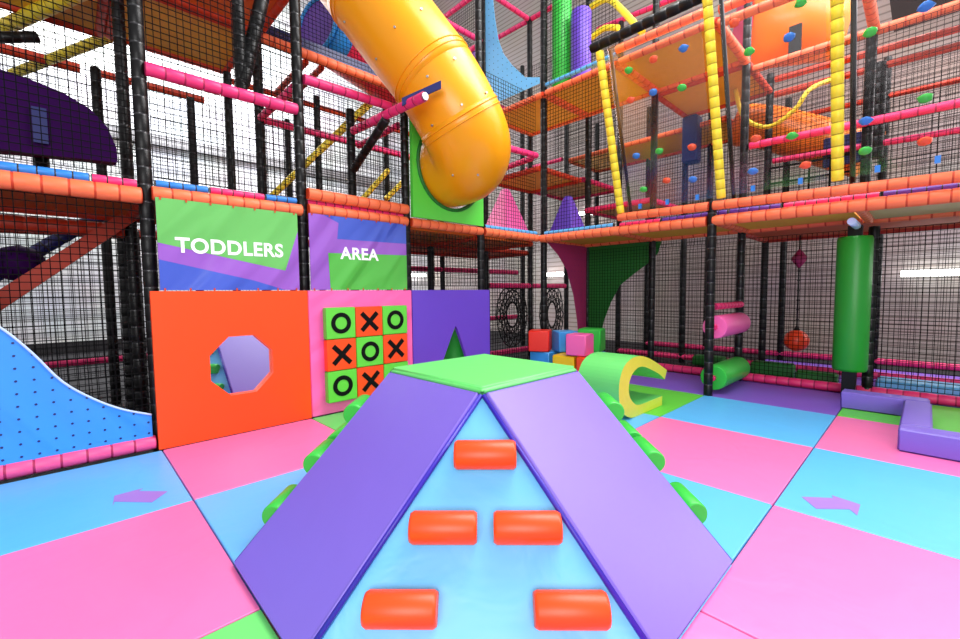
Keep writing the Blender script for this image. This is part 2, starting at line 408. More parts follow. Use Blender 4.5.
strip((4.83, 1.15, 2.10), (4.83, .0, 2.09), 'lblue_pad', 'light blue foam strip in front of the purple pyramid')
strip((4.9, -.05, 2.09), (4.9, -.6, 2.08), 'pink_pad', 'pink foam strip behind the left climbing panel foot')
strip((4.9, -.62, 2.08), (4.9, -1.35, 2.08), 'violet_pad', 'violet foam strip left of the roller post')
strip((4.9, -1.37, 2.08), (4.9, -1.85, 2.07), 'violet_pad', 'violet foam strip right of the roller post')
strip((4.9, -1.87, 2.07), (4.9, -2.6, 2.06), 'pink_pad', 'pink foam strip above the green column')
strip((4.9, -2.62, 2.06), (4.9, -3.9, 2.04), 'violet_pad', 'violet foam strip at the right edge')
strip((4.87, 1.16, 4.31), (4.87, .0, 4.31), 'lblue_pad', 'light blue foam strip under the green and purple cylinders')

# deck boards + edge beams (a deck is one thing: board, edge beams)
def deck(x0, x1, y0, y1, z, label, board='board', edge='red_orange', edges='xXyY', r=.045, group='platforms of the play frame'):
    t = thing('platform', (x0, y0, z), label, 'platform', group)
    mb = MB(); mb.box((x0+.02, y0+.02, z-.02), (x1-.02, y1-.02, z+.02)); rel(mb.build('deck_board', board), t)
    E = {'x': ((x0, y0, z-.02), (x0, y1, z-.02)), 'X': ((x1, y0, z-.02), (x1, y1, z-.02)), 'y': ((x0, y0, z-.02), (x1, y0, z-.02)), 'Y': ((x0, y1, z-.02), (x1, y1, z-.02))}
    for k in edges:
        mb = MB(); pad(mb, *E[k], r, .16, 8); rel(mb.build('edge_beam', [edge, 'orange_tie' if edge != 'pink_pad' else 'pink_tie']), t)
    return t
# level 1
deck(-1.2, 0, 1.36, 2.4, 1.98, 'platform above the blue fabric at far left', 'board_orange', edges='xXY')
deck(0.0, 1.2, 1.36, 2.4, 1.98, 'platform behind the TODDLERS banner', 'board_orange', edges='XY')
deck(1.2, 2.4, 1.36, 2.4, 1.98, 'platform behind the AREA banner', 'board_orange', edges='XY')
deck(2.4, 3.6, 1.36, 2.4, 1.98, 'platform behind the orange rail under the green slide panel', 'board_orange', edges='XY')
deck(3.6, 4.76, 1.36, 2.4, 1.98, 'platform carrying the pink pyramid', 'board_orange', edges='XY')
deck(4.9, 6.0, .03, 1.2, 2.03, 'yellow-bottomed platform carrying the purple pyramid', edge='orange_pad', edges='XyY')
deck(4.9, 6.0, -1.2, 0.0, 2.02, 'yellow-bottomed platform behind the left climbing panel', edge='orange_pad', edges='XyY')
deck(4.9, 6.0, -2.4, -1.26, 2.01, 'yellow-bottomed platform left of the green column', edge='orange_pad', edges='XY')
deck(4.9, 6.0, -4.2, -2.46, 1.99, 'cream-bottomed platform at the right edge', 'board_cream', edge='orange_pad', edges='XyY')
deck(6.1, 7.2, -4.2, -1.2, 1.98, 'rear platform behind the green column', 'board_orange', edges='XyY')
deck(4.8, 6.0, 2.45, 3.6, 1.98, 'rear platform behind the pink pyramid', 'board_orange', edges='xXyY')
deck(2.4, 4.75, 2.45, 3.6, 1.98, 'rear platform behind the violet panel', 'board_orange', edges='xXyY')
# level 2
deck(6.05, 7.2, 1.25, 2.4, 3.16, 'magenta-edged platform above the purple pyramid', 'board_cream', 'pink_pad')
deck(6.05, 7.2, .05, 1.2, 2.62, 'lower magenta-edged platform right of the purple pyramid', 'board_cream', 'pink_pad')
deck(4.9, 6.0, 1.3, 2.4, 3.14, 'yellow-bottomed platform above the pink pyramid', 'board')
# level 3
deck(0.02, 1.2, 2.5, 3.66, 4.2, 'yellow-bottomed platform at the top left', 'board')
deck(0.02, 1.25, 1.45, 2.42, 4.2, 'orange-bottomed platform at the top left, nearer one', 'board_orange')
deck(-1.3, -.06, 2.2, 3.7, 4.2, 'yellow-bottomed platform in the top left corner', 'board')
deck(4.85, 6.0, 1.2, 2.36, 4.2, 'yellow-bottomed top platform under the light blue fabric', edge='orange_pad')
deck(4.85, 6.0, .02, 1.14, 4.2, 'yellow-bottomed top platform under the green and purple cylinders', edge='orange_pad')
deck(4.85, 6.0, -1.2, -.04, 4.2, 'top platform behind the left climbing panel', edge='orange_pad')
deck(6.06, 7.2, -1.2, 0.0, 4.16, 'top platform with a triangular view of its underside behind the second yellow bar', edge='red_orange')
deck(7.25, 8.4, -.6, 2.4, 3.97, 'rear top platform above the magenta ones', 'board', 'orange_pad')

# other rails
K = 'orange upper rails on the right'
rail((6.06, -1.26, 4.05), (6.06, -4.2, 4.0), *OR, 'bright orange rail crossing behind the third yellow bar, highest', .05, K)
rail((7.2, -1.26, 4.3), (7.2, -4.2, 4.2), *RD, 'orange rail second from the top at upper right', .045, K)
rail((7.2, -1.26, 4.08), (7.2, -4.2, 4.02), *RD, 'orange rail third from the top at upper right', .045, K)
rail((8.4, -1.3, 4.07), (8.4, -4.2, 4.0), *RD, 'thin orange rail just above the pink one at upper right', .04, K)
rail((6.0, -1.26, 3.07), (6.0, -4.2, 3.02), *PR, 'pink rail crossing at mid height on the right, upper one', .045, K)
rail((7.2, -1.26, 3.12), (7.2, -4.2, 3.03), *PR, 'pink rail crossing at mid height on the right, lower one', .04, K)
rail((4.85, -1.22, 4.14), (4.85, -2.4, 4.1), *OR, 'orange rail leaving the top of the second yellow bar', .05, K)
rail((4.87, -1.22, 4.3), (4.87, -2.4, 4.28), *OR, 'orange rail at the very top beside the second yellow bar', .05, K)
rail((4.9, -1.2, 4.18), (6.0, -1.2, 4.14), *OR, 'slanting orange rail right of the second yellow bar', .05, K)
rail((4.87, -2.42, 4.1), (6.0, -2.42, 4.05), *OR, 'orange rail running back right of the third yellow bar', .05, K)
rail((4.85, .0, 4.35), (4.85, -1.1, 4.33), *OR, 'orange rail along the top behind the left climbing panel', .05, K)
P3 = 'pink rails of the upper play frame'
rail((.03, 1.25, 2.93), (1.17, 1.25, 2.945), *PR, 'pink padded rail above the TODDLERS banner', .05, P3)
rail((1.24, 1.25, 3.25), (2.2, 1.25, 3.265), *PR, 'pink padded rail behind the left edge of the yellow slide', .045, P3)
rail((1.23, 2.4, 3.2), (3.55, 2.4, 3.2), *PR, 'long thin pink rail behind the AREA bay', .04, P3)
rail((1.2, 1.35, 3.2), (1.2, 2.36, 3.2), *PR, 'pink rail running back beside the post between the banners', .04, P3)
rail((2.4, 1.4, 3.16), (2.4, 2.36, 3.16), *PR, 'pink rail running back beneath the pink slide bracket', .04, P3)
rail((3.63, 1.25, 3.22), (4.76, 1.25, 3.27), *PR, 'pink rail right of the yellow slide reaching the corner post', .045, P3)
rail((4.8, 1.36, 3.27), (4.8, 2.36, 3.22), *PR, 'pink rail running back from the corner post above the pink pyramid', .045, P3)
rail((3.28, 2.42, 5.42), (4.75, 2.42, 5.42), *PR, 'pink rail beside the top of the yellow slide', .045, P3)
rail((4.8, 2.46, 5.42), (4.8, 3.5, 5.42), *PR, 'pink rail above the violet panel', .045, P3)
rail((4.8, 2.7, 6.28), (4.8, 3.6, 6.28), *PR, 'pink rail at the top edge right of the yellow slide', .045, P3)
rail((4.3, 2.4, 6.27), (5.95, 2.4, 6.27), *PR, 'pink rail crossing the top behind the light blue fabric', .045, P3)
rail((6.0, 2.45, 6.27), (6.0, 3.4, 6.3), *PR, 'pink rail behind the light blue fabric, lower diagonal', .045, P3)
rail((6.0, 2.35, 6.27), (6.0, 1.3, 6.25), *PR, 'pink rail meeting the others left of the green cylinder', .045, P3)
rail((7.2, 1.7, 6.28), (7.2, .2, 6.15), *PR, 'long pink rail above the clear climbing wall', .045, P3)
rail((7.2, 3.55, 5.3), (7.2, 2.5, 5.3), *PR, 'pink rail low behind the light blue fabric', .045, P3)
rail((6.1, 3.6, 5.2), (7.15, 3.6, 5.2), *PR, 'short pink rail low behind the light blue fabric', .045, P3)
rail((7.2, 2.5, 4.0), (7.2, 3.5, 4.0), *PR, 'short pink rail behind the top right of the pink pyramid', .04, P3)
K2 = 'orange rails of the upper left frame'
rail((1.25, 2.42, 4.12), (3.55, 2.42, 4.12), *OR, 'orange rail passing under the blue tube window', .06, K2)
rail((1.25, 3.6, 4.05), (4.3, 3.6, 4.05), *RD, 'thin orange rail behind the pink frame', .04, K2)
rail((1.8, 2.5, 4.08), (1.8, 3.55, 4.05), *RD, 'orange cross rail near the blue tube, left one', .04, K2)
rail((2.0, 2.5, 4.08), (2.0, 3.55, 4.05), *RD, 'orange cross rail near the blue tube, right one', .04, K2)
rail((-1.6, 4.9, 4.2), (-.2, 4.9, 4.2), *RD, 'red orange rail behind the dark purple slide', .06, K2)
rail((-.1, 4.9, 4.2), (1.2, 4.9, 4.2), *RD, 'red orange rail behind the first pink rail', .05, K2)
rail((-.82, 4.1, 4.12), (-.1, 2.5, 4.12), 'yellow_pad', 'yellow_tie', 'yellow beam under the platform in the top left corner', .07, K2)
rail((-.85, 5.7, 4.2), (.02, 3.75, 4.2), 'yellow_pad', 'yellow_tie', 'yellow slanting rail above the dark purple slide', .06, K2)
rail((-1.4, 3.2, 3.4), (-.55, 3.2, 3.75), 'black', 'tie', 'black slanting bar above the dark purple slide', .05, K2)
rail((0.74, 1.36, 3.08), (0.99, 1.36, 4.12), 'black', 'tie', 'thick black slanting brace above the pink rail', .06, K2)
rail((1.95, 1.66, 2.62), (1.95, .95, 2.98), 'black', 'tie', 'black diagonal strut under the pink slide bracket', .045, K2)
LY = 'yellow ladder rails'
rail((1.62, 3.4, 2.55), (3.38, 3.4, 4.5), 'yellow_pad', 'yellow_tie', 'yellow ladder rail behind the AREA bay, upper one', .045, LY)
rail((1.75, 4.3, 2.55), (3.75, 4.3, 4.7), 'yellow_pad', 'yellow_tie', 'yellow ladder rail behind the AREA bay, lower one', .045, LY)
rail((3.03, 3.5, 2.7), (3.57, 3.5, 3.3), 'yellow_pad', 'yellow_tie', 'short yellow ladder rail left of the green slide panel, left one', .045, LY)
rail((3.5, 3.5, 2.8), (3.96, 3.5, 3.25), 'yellow_pad', 'yellow_tie', 'short yellow ladder rail left of the green slide panel, right one', .045, LY)
mb = MB(); tube(mb, smoothpoly([(6.0, 1.1, 5.9), (6.0, .8, 5.88), (6.0, .55, 5.6), (6.0, .2, 5.1)], 5, False), .05)
tag(mb.build('curved_rail', 'yellow_pad'), 'yellow curved rail right of the purple cylinder', 'rail', 'yellow curved rails')
mb = MB(); tube(mb, smoothpoly([(6.0, 1.1, 5.4), (6.0, .85, 5.45), (6.0, .6, 5.35)], 5, False), .045)
tag(mb.build('curved_rail', 'yellow_pad'), 'short yellow curved rail beneath the longer one', 'rail', 'yellow curved rails')

B = 'floor level rails'
rail((-1.9, 1.25, .06), (-.03, 1.25, .06), 'pink_rail', 'pink_tie', 'pink padded floor rail under the blue fabric', .055, B)
rail((6.02, 1.1, .05), (6.02, -1.14, .05), 'pink_pad', 'pink_tie', 'red pink floor rail behind the arch', .055, B)
rail((6.02, -1.26, .05), (6.02, -4.2, .05), 'pink_pad', 'pink_tie', 'red pink floor rail behind the purple kerb', .055, B)
rail((7.2, 1.2, .06), (7.2, -4.2, .06), 'pink_pad', 'pink_tie', 'second red pink floor rail behind the net', .05, B)
rail((8.4, 1.2, .1), (8.4, -4.2, .1), 'pink_pad', 'pink_tie', 'third red pink floor rail by the right wall', .05, B)
rail((-1.9, 4.8, .35), (2, 4.8, .35), 'pink_pad', 'pink_tie', 'dark pink rail low behind the blue fabric', .05, B)
rail((4.86, 2.4, 1.33), (7.15, 2.4, 1.33), 'pink_pad', 'pink_tie', 'dark pink rail above the round hole of the rope net', .05, B)
rail((3.7, 3.6, 1.66), (7.0, 3.6, 1.66), 'pink_pad', 'pink_tie', 'red pink rail across the rear bay beside the magenta fabric', .05, B)
rail((3.7, 3.6, .65), (7.0, 3.6, .65), 'pink_pad', 'pink_tie', 'red pink rail seen through the hole of the rope net', .05, B)
rail((3.7, 2.4, .12), (5.95, 2.4, .12), 'pink_pad', 'pink_tie', 'red pink rail at floor level left of the cubes', .05, B)
rail((-1.9, 2.42, 1.83), (-.05, 2.42, 1.83), *RD, 'red orange rail under the far left platform', .07, B)
rail((-1.9, 3.6, 1.9), (2.3, 3.6, 1.98), *RD, 'red orange rail behind the far left platform', .06, B)

# ------------------------------------------------------------------ nets
def net(plane, c, a0, a1, b0, b1, label, sp=.05, t=.0042, tilt=None):
    """plane 'y': net in plane y=c spanning x a0..a1 and z b0..b1 ; plane 'x': spans y"""
    mb = MB()
    def P(a, b): return (a, c, b) if plane == 'y' else (c, a, b)
    h = t/2
    def bar(a, b, A, Bz):
        if abs(A-a) > abs(Bz-b): q = [(a, b-h), (A, Bz-h), (A, Bz+h), (a, b+h)]
        else: q = [(a-h, b), (A-h, Bz), (A+h, Bz), (a+h, b)]
        v = [Vector(P(*p)) for p in q]
        n = Vector((0, h, 0)) if plane == 'y' else Vector((h, 0, 0))
        vs = [p-n for p in v]+[p+n for p in v]
        mb.add(vs, [(0,1,2,3), (7,6,5,4), (0,4,5,1), (3,2,6,7)] if abs(A-a) > abs(Bz-b) else [(0,1,2,3), (7,6,5,4), (0,3,7,4), (1,5,6,2)])
    na = max(1, round((a1-a0)/sp)); nb = max(1, round((b1-b0)/sp))
    sag = lambda k, s: .004*math.sin(k*1.7+s)
    for i in range(na+1):
        a = a0+(a1-a0)*i/na; bar(a+sag(i, 1), b0, a+sag(i, 2), b1)
    for j in range(nb+1):
        b = b0+(b1-b0)*j/nb; bar(a0, b+sag(j, 3), a1, b+sag(j, 4))
    return tag(mb.build('safety_net', 'net'), label, 'net', 'black safety nets')
TH = .0055
net('y', 1.25, -1.9, -.05, .12, 1.9, 'black net left of the orange panel, above the blue fabric', t=TH)
net('y', 1.27, -1.9, -.05, 2.12, 3.7, 'black net above the blue edge strip, far left', t=TH)
net('y', 1.27, .05, 1.15, 2.13, 3.7, 'black net above the TODDLERS banner', t=TH)
net('y', 1.27, 1.25, 2.35, 2.25, 3.2, 'black net above the AREA banner', t=TH)
net('y', 1.27, 3.65, 4.75, 2.13, 4.15, 'black net in front of the pink pyramid', t=.0045)
net('y', 1.27, 3.65, 4.75, .1, 1.97, 'black net in the open bay left of the cubes', t=TH)
net('y', 1.29, 2.45, 3.55, 1.3, 1.95, 'black net above the violet panel', t=TH)
net('x', 4.83, .0, 1.2, 2.13, 4.15, 'black net in front of the purple pyramid', t=.0045)
net('x', 4.83, .0, 1.15, 4.35, 6.3, 'black net around the green and purple cylinders', t=.004)
net('x', 6.0, 0.05, 1.15, .12, 1.9, 'black net behind the arch, left bay')
net('x', 6.0, -1.15, -.05, .12, 1.9, 'black net behind the arch, right bay')
net('x', 6.0, -2.35, -1.25, .12, 1.88, 'black net in front of the hanging red ball', t=TH)
net('x', 6.0, -4.2, -2.45, .12, 1.86, 'black net at the right edge behind the kerb', t=TH)
net('x', 7.2, -4.2, 1.2, .1, 1.9, 'second black net behind the platform on the right')
net('x', 8.4, -4.2, 1.2, 2.1, 3.95, 'black net close to the right wall')
net('x', 6.0, -4.2, -1.25, 2.0, 4.0, 'black net behind the right climbing panels')
net('x', 7.2, -4.2, -.1, 2.1, 4.1, 'second black net behind the right climbing panels')
net('x', 7.2, 1.25, 3.5, 2.1, 6.2, 'black net high in the rear right bay')
net('x', 8.4, .1, 3.6, 2.1, 6.2, 'black net near the right wall above the magenta platforms')
net('y', 2.4, -1.9, -.05, .1, 1.8, 'second black net behind the blue fabric')
net('y', 2.4, 1.25, 3.55, 2.1, 4.05, 'black net behind the pink frame')
net('y', 3.6, -1.9, 1.15, 2.1, 4.1, 'black net behind the dark purple slide')
net('y', 4.8, -1.9, 2.35, .1, 4.1, 'rearmost black net on the left side')
net('y', 4.8, 2.45, 4.75, .1, 4.1, 'rearmost black net behind the AREA bay')
net('y', 2.42, 2.45, 3.55, .1, 1.93, 'black net behind the violet panel')
net('y', 3.6, 4.85, 7.15, .1, 6.2, 'black net behind the pink pyramid bay')
net('y', 2.4, 1.25, 3.5, 4.2, 5.3, 'black net behind the blue tube window')
net('x', 4.8, 2.45, 3.55, 4.3, 6.2, 'black net beside the violet panel')

# rope net with round openings
def rope_net(x0, x1, y, z0, z1, cx, cz, rw, rh, label):
    mb = MB(); n = 18; rings = []
    for k, s in enumerate((1, 1.45, 1.95, 2.6)):
        pts = [(cx+rw*s*math.cos(2*math.pi*i/n)*(1+.03*math.sin(5*i)), y, cz+rh*s*math.sin(2*math.pi*i/n)) for i in range(n)]
        pts = [(min(max(p[0], x0), x1), y, min(max(p[2], z0), z1)) for p in pts]
        rings.append(pts); tube(mb, pts+[pts[0]], .017 if k == 0 else .011, 6, cap=False)
    for i in range(0, n, 1):
        tube(mb, [r_[(i + k) % n] for k, r_ in enumerate(rings)], .009, 5)
        tube(mb, [r_[(i - k) % n] for k, r_ in enumerate(rings)], .009, 5)
    tag(mb.build('rope_net', 'black'), label, 'rope net', 'rope nets with an oval opening')
rope_net(4.88, 5.98, 2.33, .1, 1.28, 5.40, .80, .16, .23, 'black rope net with an oval opening, between violet panel and cubes')
rope_net(6.08, 7.15, 2.33, .1, 1.28, 6.6, .75, .15, .26, 'black rope net with an oval opening, behind the cubes')

# ------------------------------------------------------------------ toddler wall panels
def panel(name, x0, x1, z0, z1, m, label, cat='panel', hole=None, y0=1.19, y1=1.238):
    mb = MB()
    if hole: prism(mb, [(x0, z0), (x1, z0), (x1, z1), (x0, z1)], (0, y0, 0), (1, 0, 0), (0, 0, 1), (0, y1-y0, 0), holes=[hole])
    else: mb.box((x0, y0, z0), (x1, y1, z1))
    o = mb.build(name, m, bevel=0 if hole else .008)
    return tag(o, label, cat, 'padded wall panels')
octa = [(.60+.268*math.cos(math.radians(22.5+45*i)), .60+.275*math.sin(math.radians(22.5+45*i))) for i in range(8)]
po = panel('wall_panel', -.02, 1.185, .005, 1.245, 'orange', 'orange padded wall panel with an octagonal mirror', hole=octa)
mb = MB(); prism(mb, [(.60+.3*math.cos(math.radians(22.5+45*i)), .60+.3*math.sin(math.radians(22.5+45*i))) for i in range(8)], (0, 1.2405, 0), (1, 0, 0), (0, 0, 1), (0, .006, 0))
m_ = mb.build('mirror', 'mirror'); m_.parent = po; m_['label'] = 'octagonal mirror'
pp = panel('wall_panel', 1.19, 2.39, .005, 1.245, 'pink_fold', 'pink padded wall panel with a noughts and crosses game')
tri = [(2.79, .28), (3.27, .28), (3.075, .76), (3.05, .79), (3.025, .76)]
pv = panel('wall_panel', 2.395, 3.66, .005, 1.245, 'purple_panel', 'violet padded wall panel with a triangular opening', hole=tri)
# game blocks
rows = ['OXO', 'XOX', 'OXO']
for r_ in range(3):
    for c_ in range(3):
        ch = rows[r_][c_]; bx0 = 1.325 + c_*.316; bz1 = 1.075 - r_*.316
        mb = MB(); mb.box((bx0, 1.115, bz1-.312), (bx0+.312, 1.187, bz1))
        b = mb.build('game_block', 'lime' if ch == 'O' else 'orange', pp, bevel=.006)
        b['label'] = 'green block with a nought' if ch == 'O' else 'orange block with a cross'
        cx, cz = bx0+.156, bz1-.156; mb = MB()
        if ch == 'O':
            ring_o = [(cx+.105*math.cos(2*math.pi*i/32), cz+.105*math.sin(2*math.pi*i/32)) for i in range(32)]
            ring_i = [(cx+.062*math.cos(2*math.pi*i/32), cz+.062*math.sin(2*math.pi*i/32)) for i in range(32)]
            prism(mb, ring_o, (0, 1.111, 0), (1, 0, 0), (0, 0, 1), (0, .003, 0), holes=[ring_i])
        else:
            L, w = .128, .024; s = math.sqrt(.5)
            pts = []
            for k in range(4):
                a = math.radians(45+90*k); d = (math.cos(a), math.sin(a)); p = (-d[1], d[0])
                pts += [(cx+d[0]*L-p[0]*w, cz+d[1]*L-p[1]*w), (cx+d[0]*L+p[0]*w, cz+d[1]*L+p[1]*w),
                        (cx+(d[0]+p[0])*w, cz+(d[1]+p[1])*w)]
            prism(mb, pts, (0, 1.111, 0), (1, 0, 0), (0, 0, 1), (0, .003, 0))
        sy = mb.build('symbol', 'symbol', b); sy['label'] = 'black nought' if ch == 'O' else 'black cross'
# green cone seen through the triangular opening
mb = MB(); tube(mb, [(3.37, 1.6, -.04), (3.37, 1.6, .35), (3.37, 1.6, .68), (3.37, 1.6, .74)], lambda i: (.33, .2, .045, .01)[i], 24)
tag(mb.build('play_cone', 'green'), 'green cone standing behind the triangular opening of the violet panel', 'cone')

# banners
def clip(poly, a, b, c):
    """keep a*x+b*y<=c"""
    out = []
    for i in range(len(poly)):
        p, q = poly[i], poly[(i+1) % len(poly)]; fp, fq = a*p[0]+b*p[1]-c, a*q[0]+b*q[1]-c
        if fp <= 0: out.append(p)
        if fp*fq < 0: t = fp/(fp-fq); out.append((p[0]+(q[0]-p[0])*t, p[1]+(q[1]-p[1])*t))
    return out
def text_mesh(txt, x0, x1, z0, z1, y, name, m, parent, bold=.028):
    cu = bpy.data.curves.new(name, 'FONT'); cu.body = txt; cu.size = 1; cu.offset = bold; cu.extrude = 0; cu.space_character = 1.06
    to = bpy.data.objects.new(name, cu); COL.objects.link(to)
    bpy.context.view_layer.update()
    me = bpy.data.meshes.new_from_object(to.evaluated_get(bpy.context.evaluated_depsgraph_get()))
    bpy.data.objects.remove(to)
    xs = [v.co.x for v in me.vertices]; ys = [v.co.y for v in me.vertices]
    for v in me.vertices:
        v.co = (x0+(v.co.x-min(xs))/(max(xs)-min(xs))*(x1-x0), y, z0+(v.co.y-min(ys))/(max(ys)-min(ys))*(z1-z0))
    for p in me.polygons: p.use_smooth = False
    me.materials.clear(); me.materials.append(V[m])
    o = bpy.data.objects.new(name, me); COL.objects.link(o); o.parent = parent; return o
def banner(x0, x1, z0, z1, base, bm_, patches, txt, tb, label):
    # base cloth: thin gently waved sheet
    n = 24; mb = MB(); ys = 1.196
    mb.box((x0, ys, z0), (x1, ys+.01, z1)); o = mb.build('banner', bm_); tag(o, label, 'banner', 'printed banners')
    for k, (poly, m, lab) in enumerate(patches):
        mb = MB(); prism(mb, poly, (0, ys-.0012*(k+1), 0), (1, 0, 0), (0, 0, 1), (0, .001, 0)); p = mb.build('colour_field', m, o); p['label'] = lab
    t = text_mesh(txt, *tb, ys-.0035, 'lettering', 'white', o); t['label'] = 'white lettering reading '+txt
    for i in range(7):
        x = x0+.03+(x1-x0-.06)*i/6
        for z in (z0+.004, z1-.004):
            mb = MB(); mb.box((x-.006, ys-.006, z-.012), (x+.006, ys-.001, z+.012)); mb.build('tie', 'orange_tie', o)
    return o
banner(.045, 1.115, 1.252, 1.965, None, 'ban_purple', [
    ([(.045, 1.62), (.99, 1.43), (1.10, 1.76), (1.115, 1.80), (1.115, 1.965), (.045, 1.965)], 'ban_green', 'green upper field'),
    ([(.045, 1.252), (.98, 1.252), (.72, 1.335), (.045, 1.49)], 'ban_blue', 'blue lower field')],
    'TODDLERS', (.155, .975, 1.548, 1.672), 'green, purple and blue banner reading TODDLERS')
banner(1.225, 2.33, 1.252, 1.985, None, 'ban_purple', [
    ([(1.37, 1.985), (2.33, 1.985), (2.33, 1.77), (1.505, 1.76), (1.525, 1.92)], 'ban_blue', 'blue upper field'),
    ([(1.42, 1.252), (2.33, 1.252), (2.33, 1.64), (1.407, 1.616)], 'ban_green2', 'green lower field')],
    'AREA', (1.53, 1.97, 1.562, 1.686), 'purple, blue and green banner reading AREA')

# green panel with the slide mouth
t = thing('slide_entrance', (3.0, 1.25, 2.08), 'green padded square panel the yellow slide comes out of', 'panel')
hole = [(3.02+.49*math.cos(2*math.pi*i/40), 2.74+.49*math.sin(2*math.pi*i/40)) for i in range(40)]
mb = MB(); prism(mb, [(2.44, 2.09), (3.57, 2.09), (3.57, 3.28), (2.44, 3.28)], (0, 1.2, 0), (1, 0, 0), (0, 0, 1), (0, .05, 0), holes=[hole])
rel(mb.build('panel_pad', 'green_panel'), t)
mb = MB(); pts = [(3.02+.505*math.cos(2*math.pi*i/40), 1.195, 2.74+.505*math.sin(2*math.pi*i/40)) for i in range(41)]; tube(mb, pts, .022, 8, cap=False)
rel(mb.build('collar', 'dgreen'), t)

# big yellow tube slide
t = thing('tube_slide', (2.6, .9, 2.1), 'large yellow orange tube slide curving down into the green panel', 'slide')
path = smoothpoly([(3.02, 1.3, 2.74), (3.01, 1.05, 2.735), (2.95, .80, 2.76), (2.82, .66, 2.88), (2.65, .65, 3.1), (2.47, .77, 3.45), (2.28, .96, 3.8), (2.07, 1.18, 4.2), (1.87, 1.40, 4.6), (1.69, 1.60, 4.97)], 5, False)
cuts = [0, 19, 26, 37, len(path)-1]
for k in range(4):
    ext = lambda a, b: tuple(a[c]+(a[c]-b[c])*.08 for c in range(3))
    seg_ = path[max(0, cuts[k]-1):cuts[k+1]+2]
    mb = MB(); tube(mb, seg_, .458-.004*(k % 2), 36, cap=False)
    o = rel(mb.build('tube_section', 'slide'), t)
    sd = o.modifiers.new('solid', 'SOLIDIFY'); sd.thickness = .012
def at_path(f):
    i = min(int(f), len(path)-2); p = Vector(path[i]).lerp(Vector(path[i+1]), f-i); d = (Vector(path[i+1])-Vector(path[i])).normalized(); return p, d
for c in cuts[1:-1]:
    p, d = at_path(c); u, w = frame(d); mb = MB()
    for s in (-.03, .03):
        tube(mb, [p+d*s + (u*math.cos(2*math.pi*i/36)+w*math.sin(2*math.pi*i/36))*.462 for i in range(37)], .007, 6, cap=False)
    rel(mb.build('seam_flange', 'slide'), t)
camv = Vector((-.487, -2.929, 1.209)); mbb = MB()
for f, angs in ((13, (-.5, .1)), (20, (-.6, .2, .9)), (24, (-1.0, -.1, .6)), (30, (-.8, 0, .7)), (35, (-.9, .5)), (41, (-1.0, -.3, .5))):
    p, d = at_path(f); side = d.cross((camv-p).normalized()).normalized(); front = side.cross(d).normalized()
    for a in angs:
        q = p + (front*math.cos(a)+side*math.sin(a))*.462; nn = (q-p).normalized()
        tube(mbb, [q-nn*.01, q+nn*.008], .011, 8)
rel(mbb.build('bolts', 'steel'), t)
# clear window in the top section
p, d = at_path(36.5); side = d.cross((camv-p).normalized()).normalized(); front = side.cross(d).normalized()
mb = MB(); vs = []; nn = 8
for i in range(nn+1):
    for j in range(nn+1):
        a = math.radians(30+45*j/nn); vs.append(p + d*(-.2+.66*i/nn) + (front*math.cos(a)+side*math.sin(a))*.468)
mb.add(vs, [(i*(nn+1)+j, i*(nn+1)+j+1, (i+1)*(nn+1)+j+1, (i+1)*(nn+1)+j) for i in range(nn) for j in range(nn)], smooth=True)
o = rel(mb.build('window', 'pane'), t); o['label'] = 'pale clear window'

t = thing('slide_bracket', (1.95, 1.6, 3.0), 'pink padded bracket bar sticking out in front of the yellow slide', 'bracket')
mb = MB(); pad(mb, (1.95, 1.64, 3.05), (1.95, .30, 2.99), .046, .13); rel(mb.build('padded_bar', ['pink_pad', 'pink_tie']), t)
mb = MB(); tube(mb, [(1.95, .31, 2.99), (1.95, .285, 2.989)], .033, 12); o = rel(mb.build('end_cap', 'steel'), t); o['label'] = 'silver end cap'
mb = MB(); prism(mb, [(0, -.03), (.40, -.03), (.40, .04), (0, .04)], (1.88, .56, 3.0), Vector((.245, -.295, .14)).normalized(), (0, 0, 1), (.012, .012, 0)); o = rel(mb.build('strap', 'navy'), t); o['label'] = 'navy steel strap'

# blue / crimson tube upper left
t = thing('crawl_tube', (2.3, 3.1, 4.3), 'blue and crimson crawl tube with a round window behind the yellow slide', 'tube')
ax = [Vector((2.1, 2.78, 4.74)).lerp(Vector((3.6, 3.25, 4.66)), k/12) for k in range(13)]
mb = MB(); tube(mb, ax[:3], .40, 32); o = rel(mb.build('blue_section', 'slide_blue'), t)
mb = MB(); tube(mb, ax[2:], .39, 32); o = rel(mb.build('crimson_section', 'slide_red'), t)
d_ = (ax[0]-ax[1]).normalized(); u_, w_ = frame(d_)
mb = MB(); tube(mb, [ax[0], ax[0]+d_*.02], .33, 32); o = rel(mb.build('end_window', 'violet_pad'), t); o['label'] = 'round dark blue window'
mb = MB(); tube(mb, [ax[0]+d_*.02+(u_*math.cos(a*math.pi/16)+w_*math.sin(a*math.pi/16))*.345 for a in range(33)], .03, 8, cap=False); rel(mb.build('window_ring', 'slide_blue'), t)
mb = MB(); mb.box((1.25, 2.44, 4.19), (3.3, 2.48, 4.31)); tag(mb.build('edge_board', 'navy'), 'navy board lying above the orange rail, upper left', 'board')

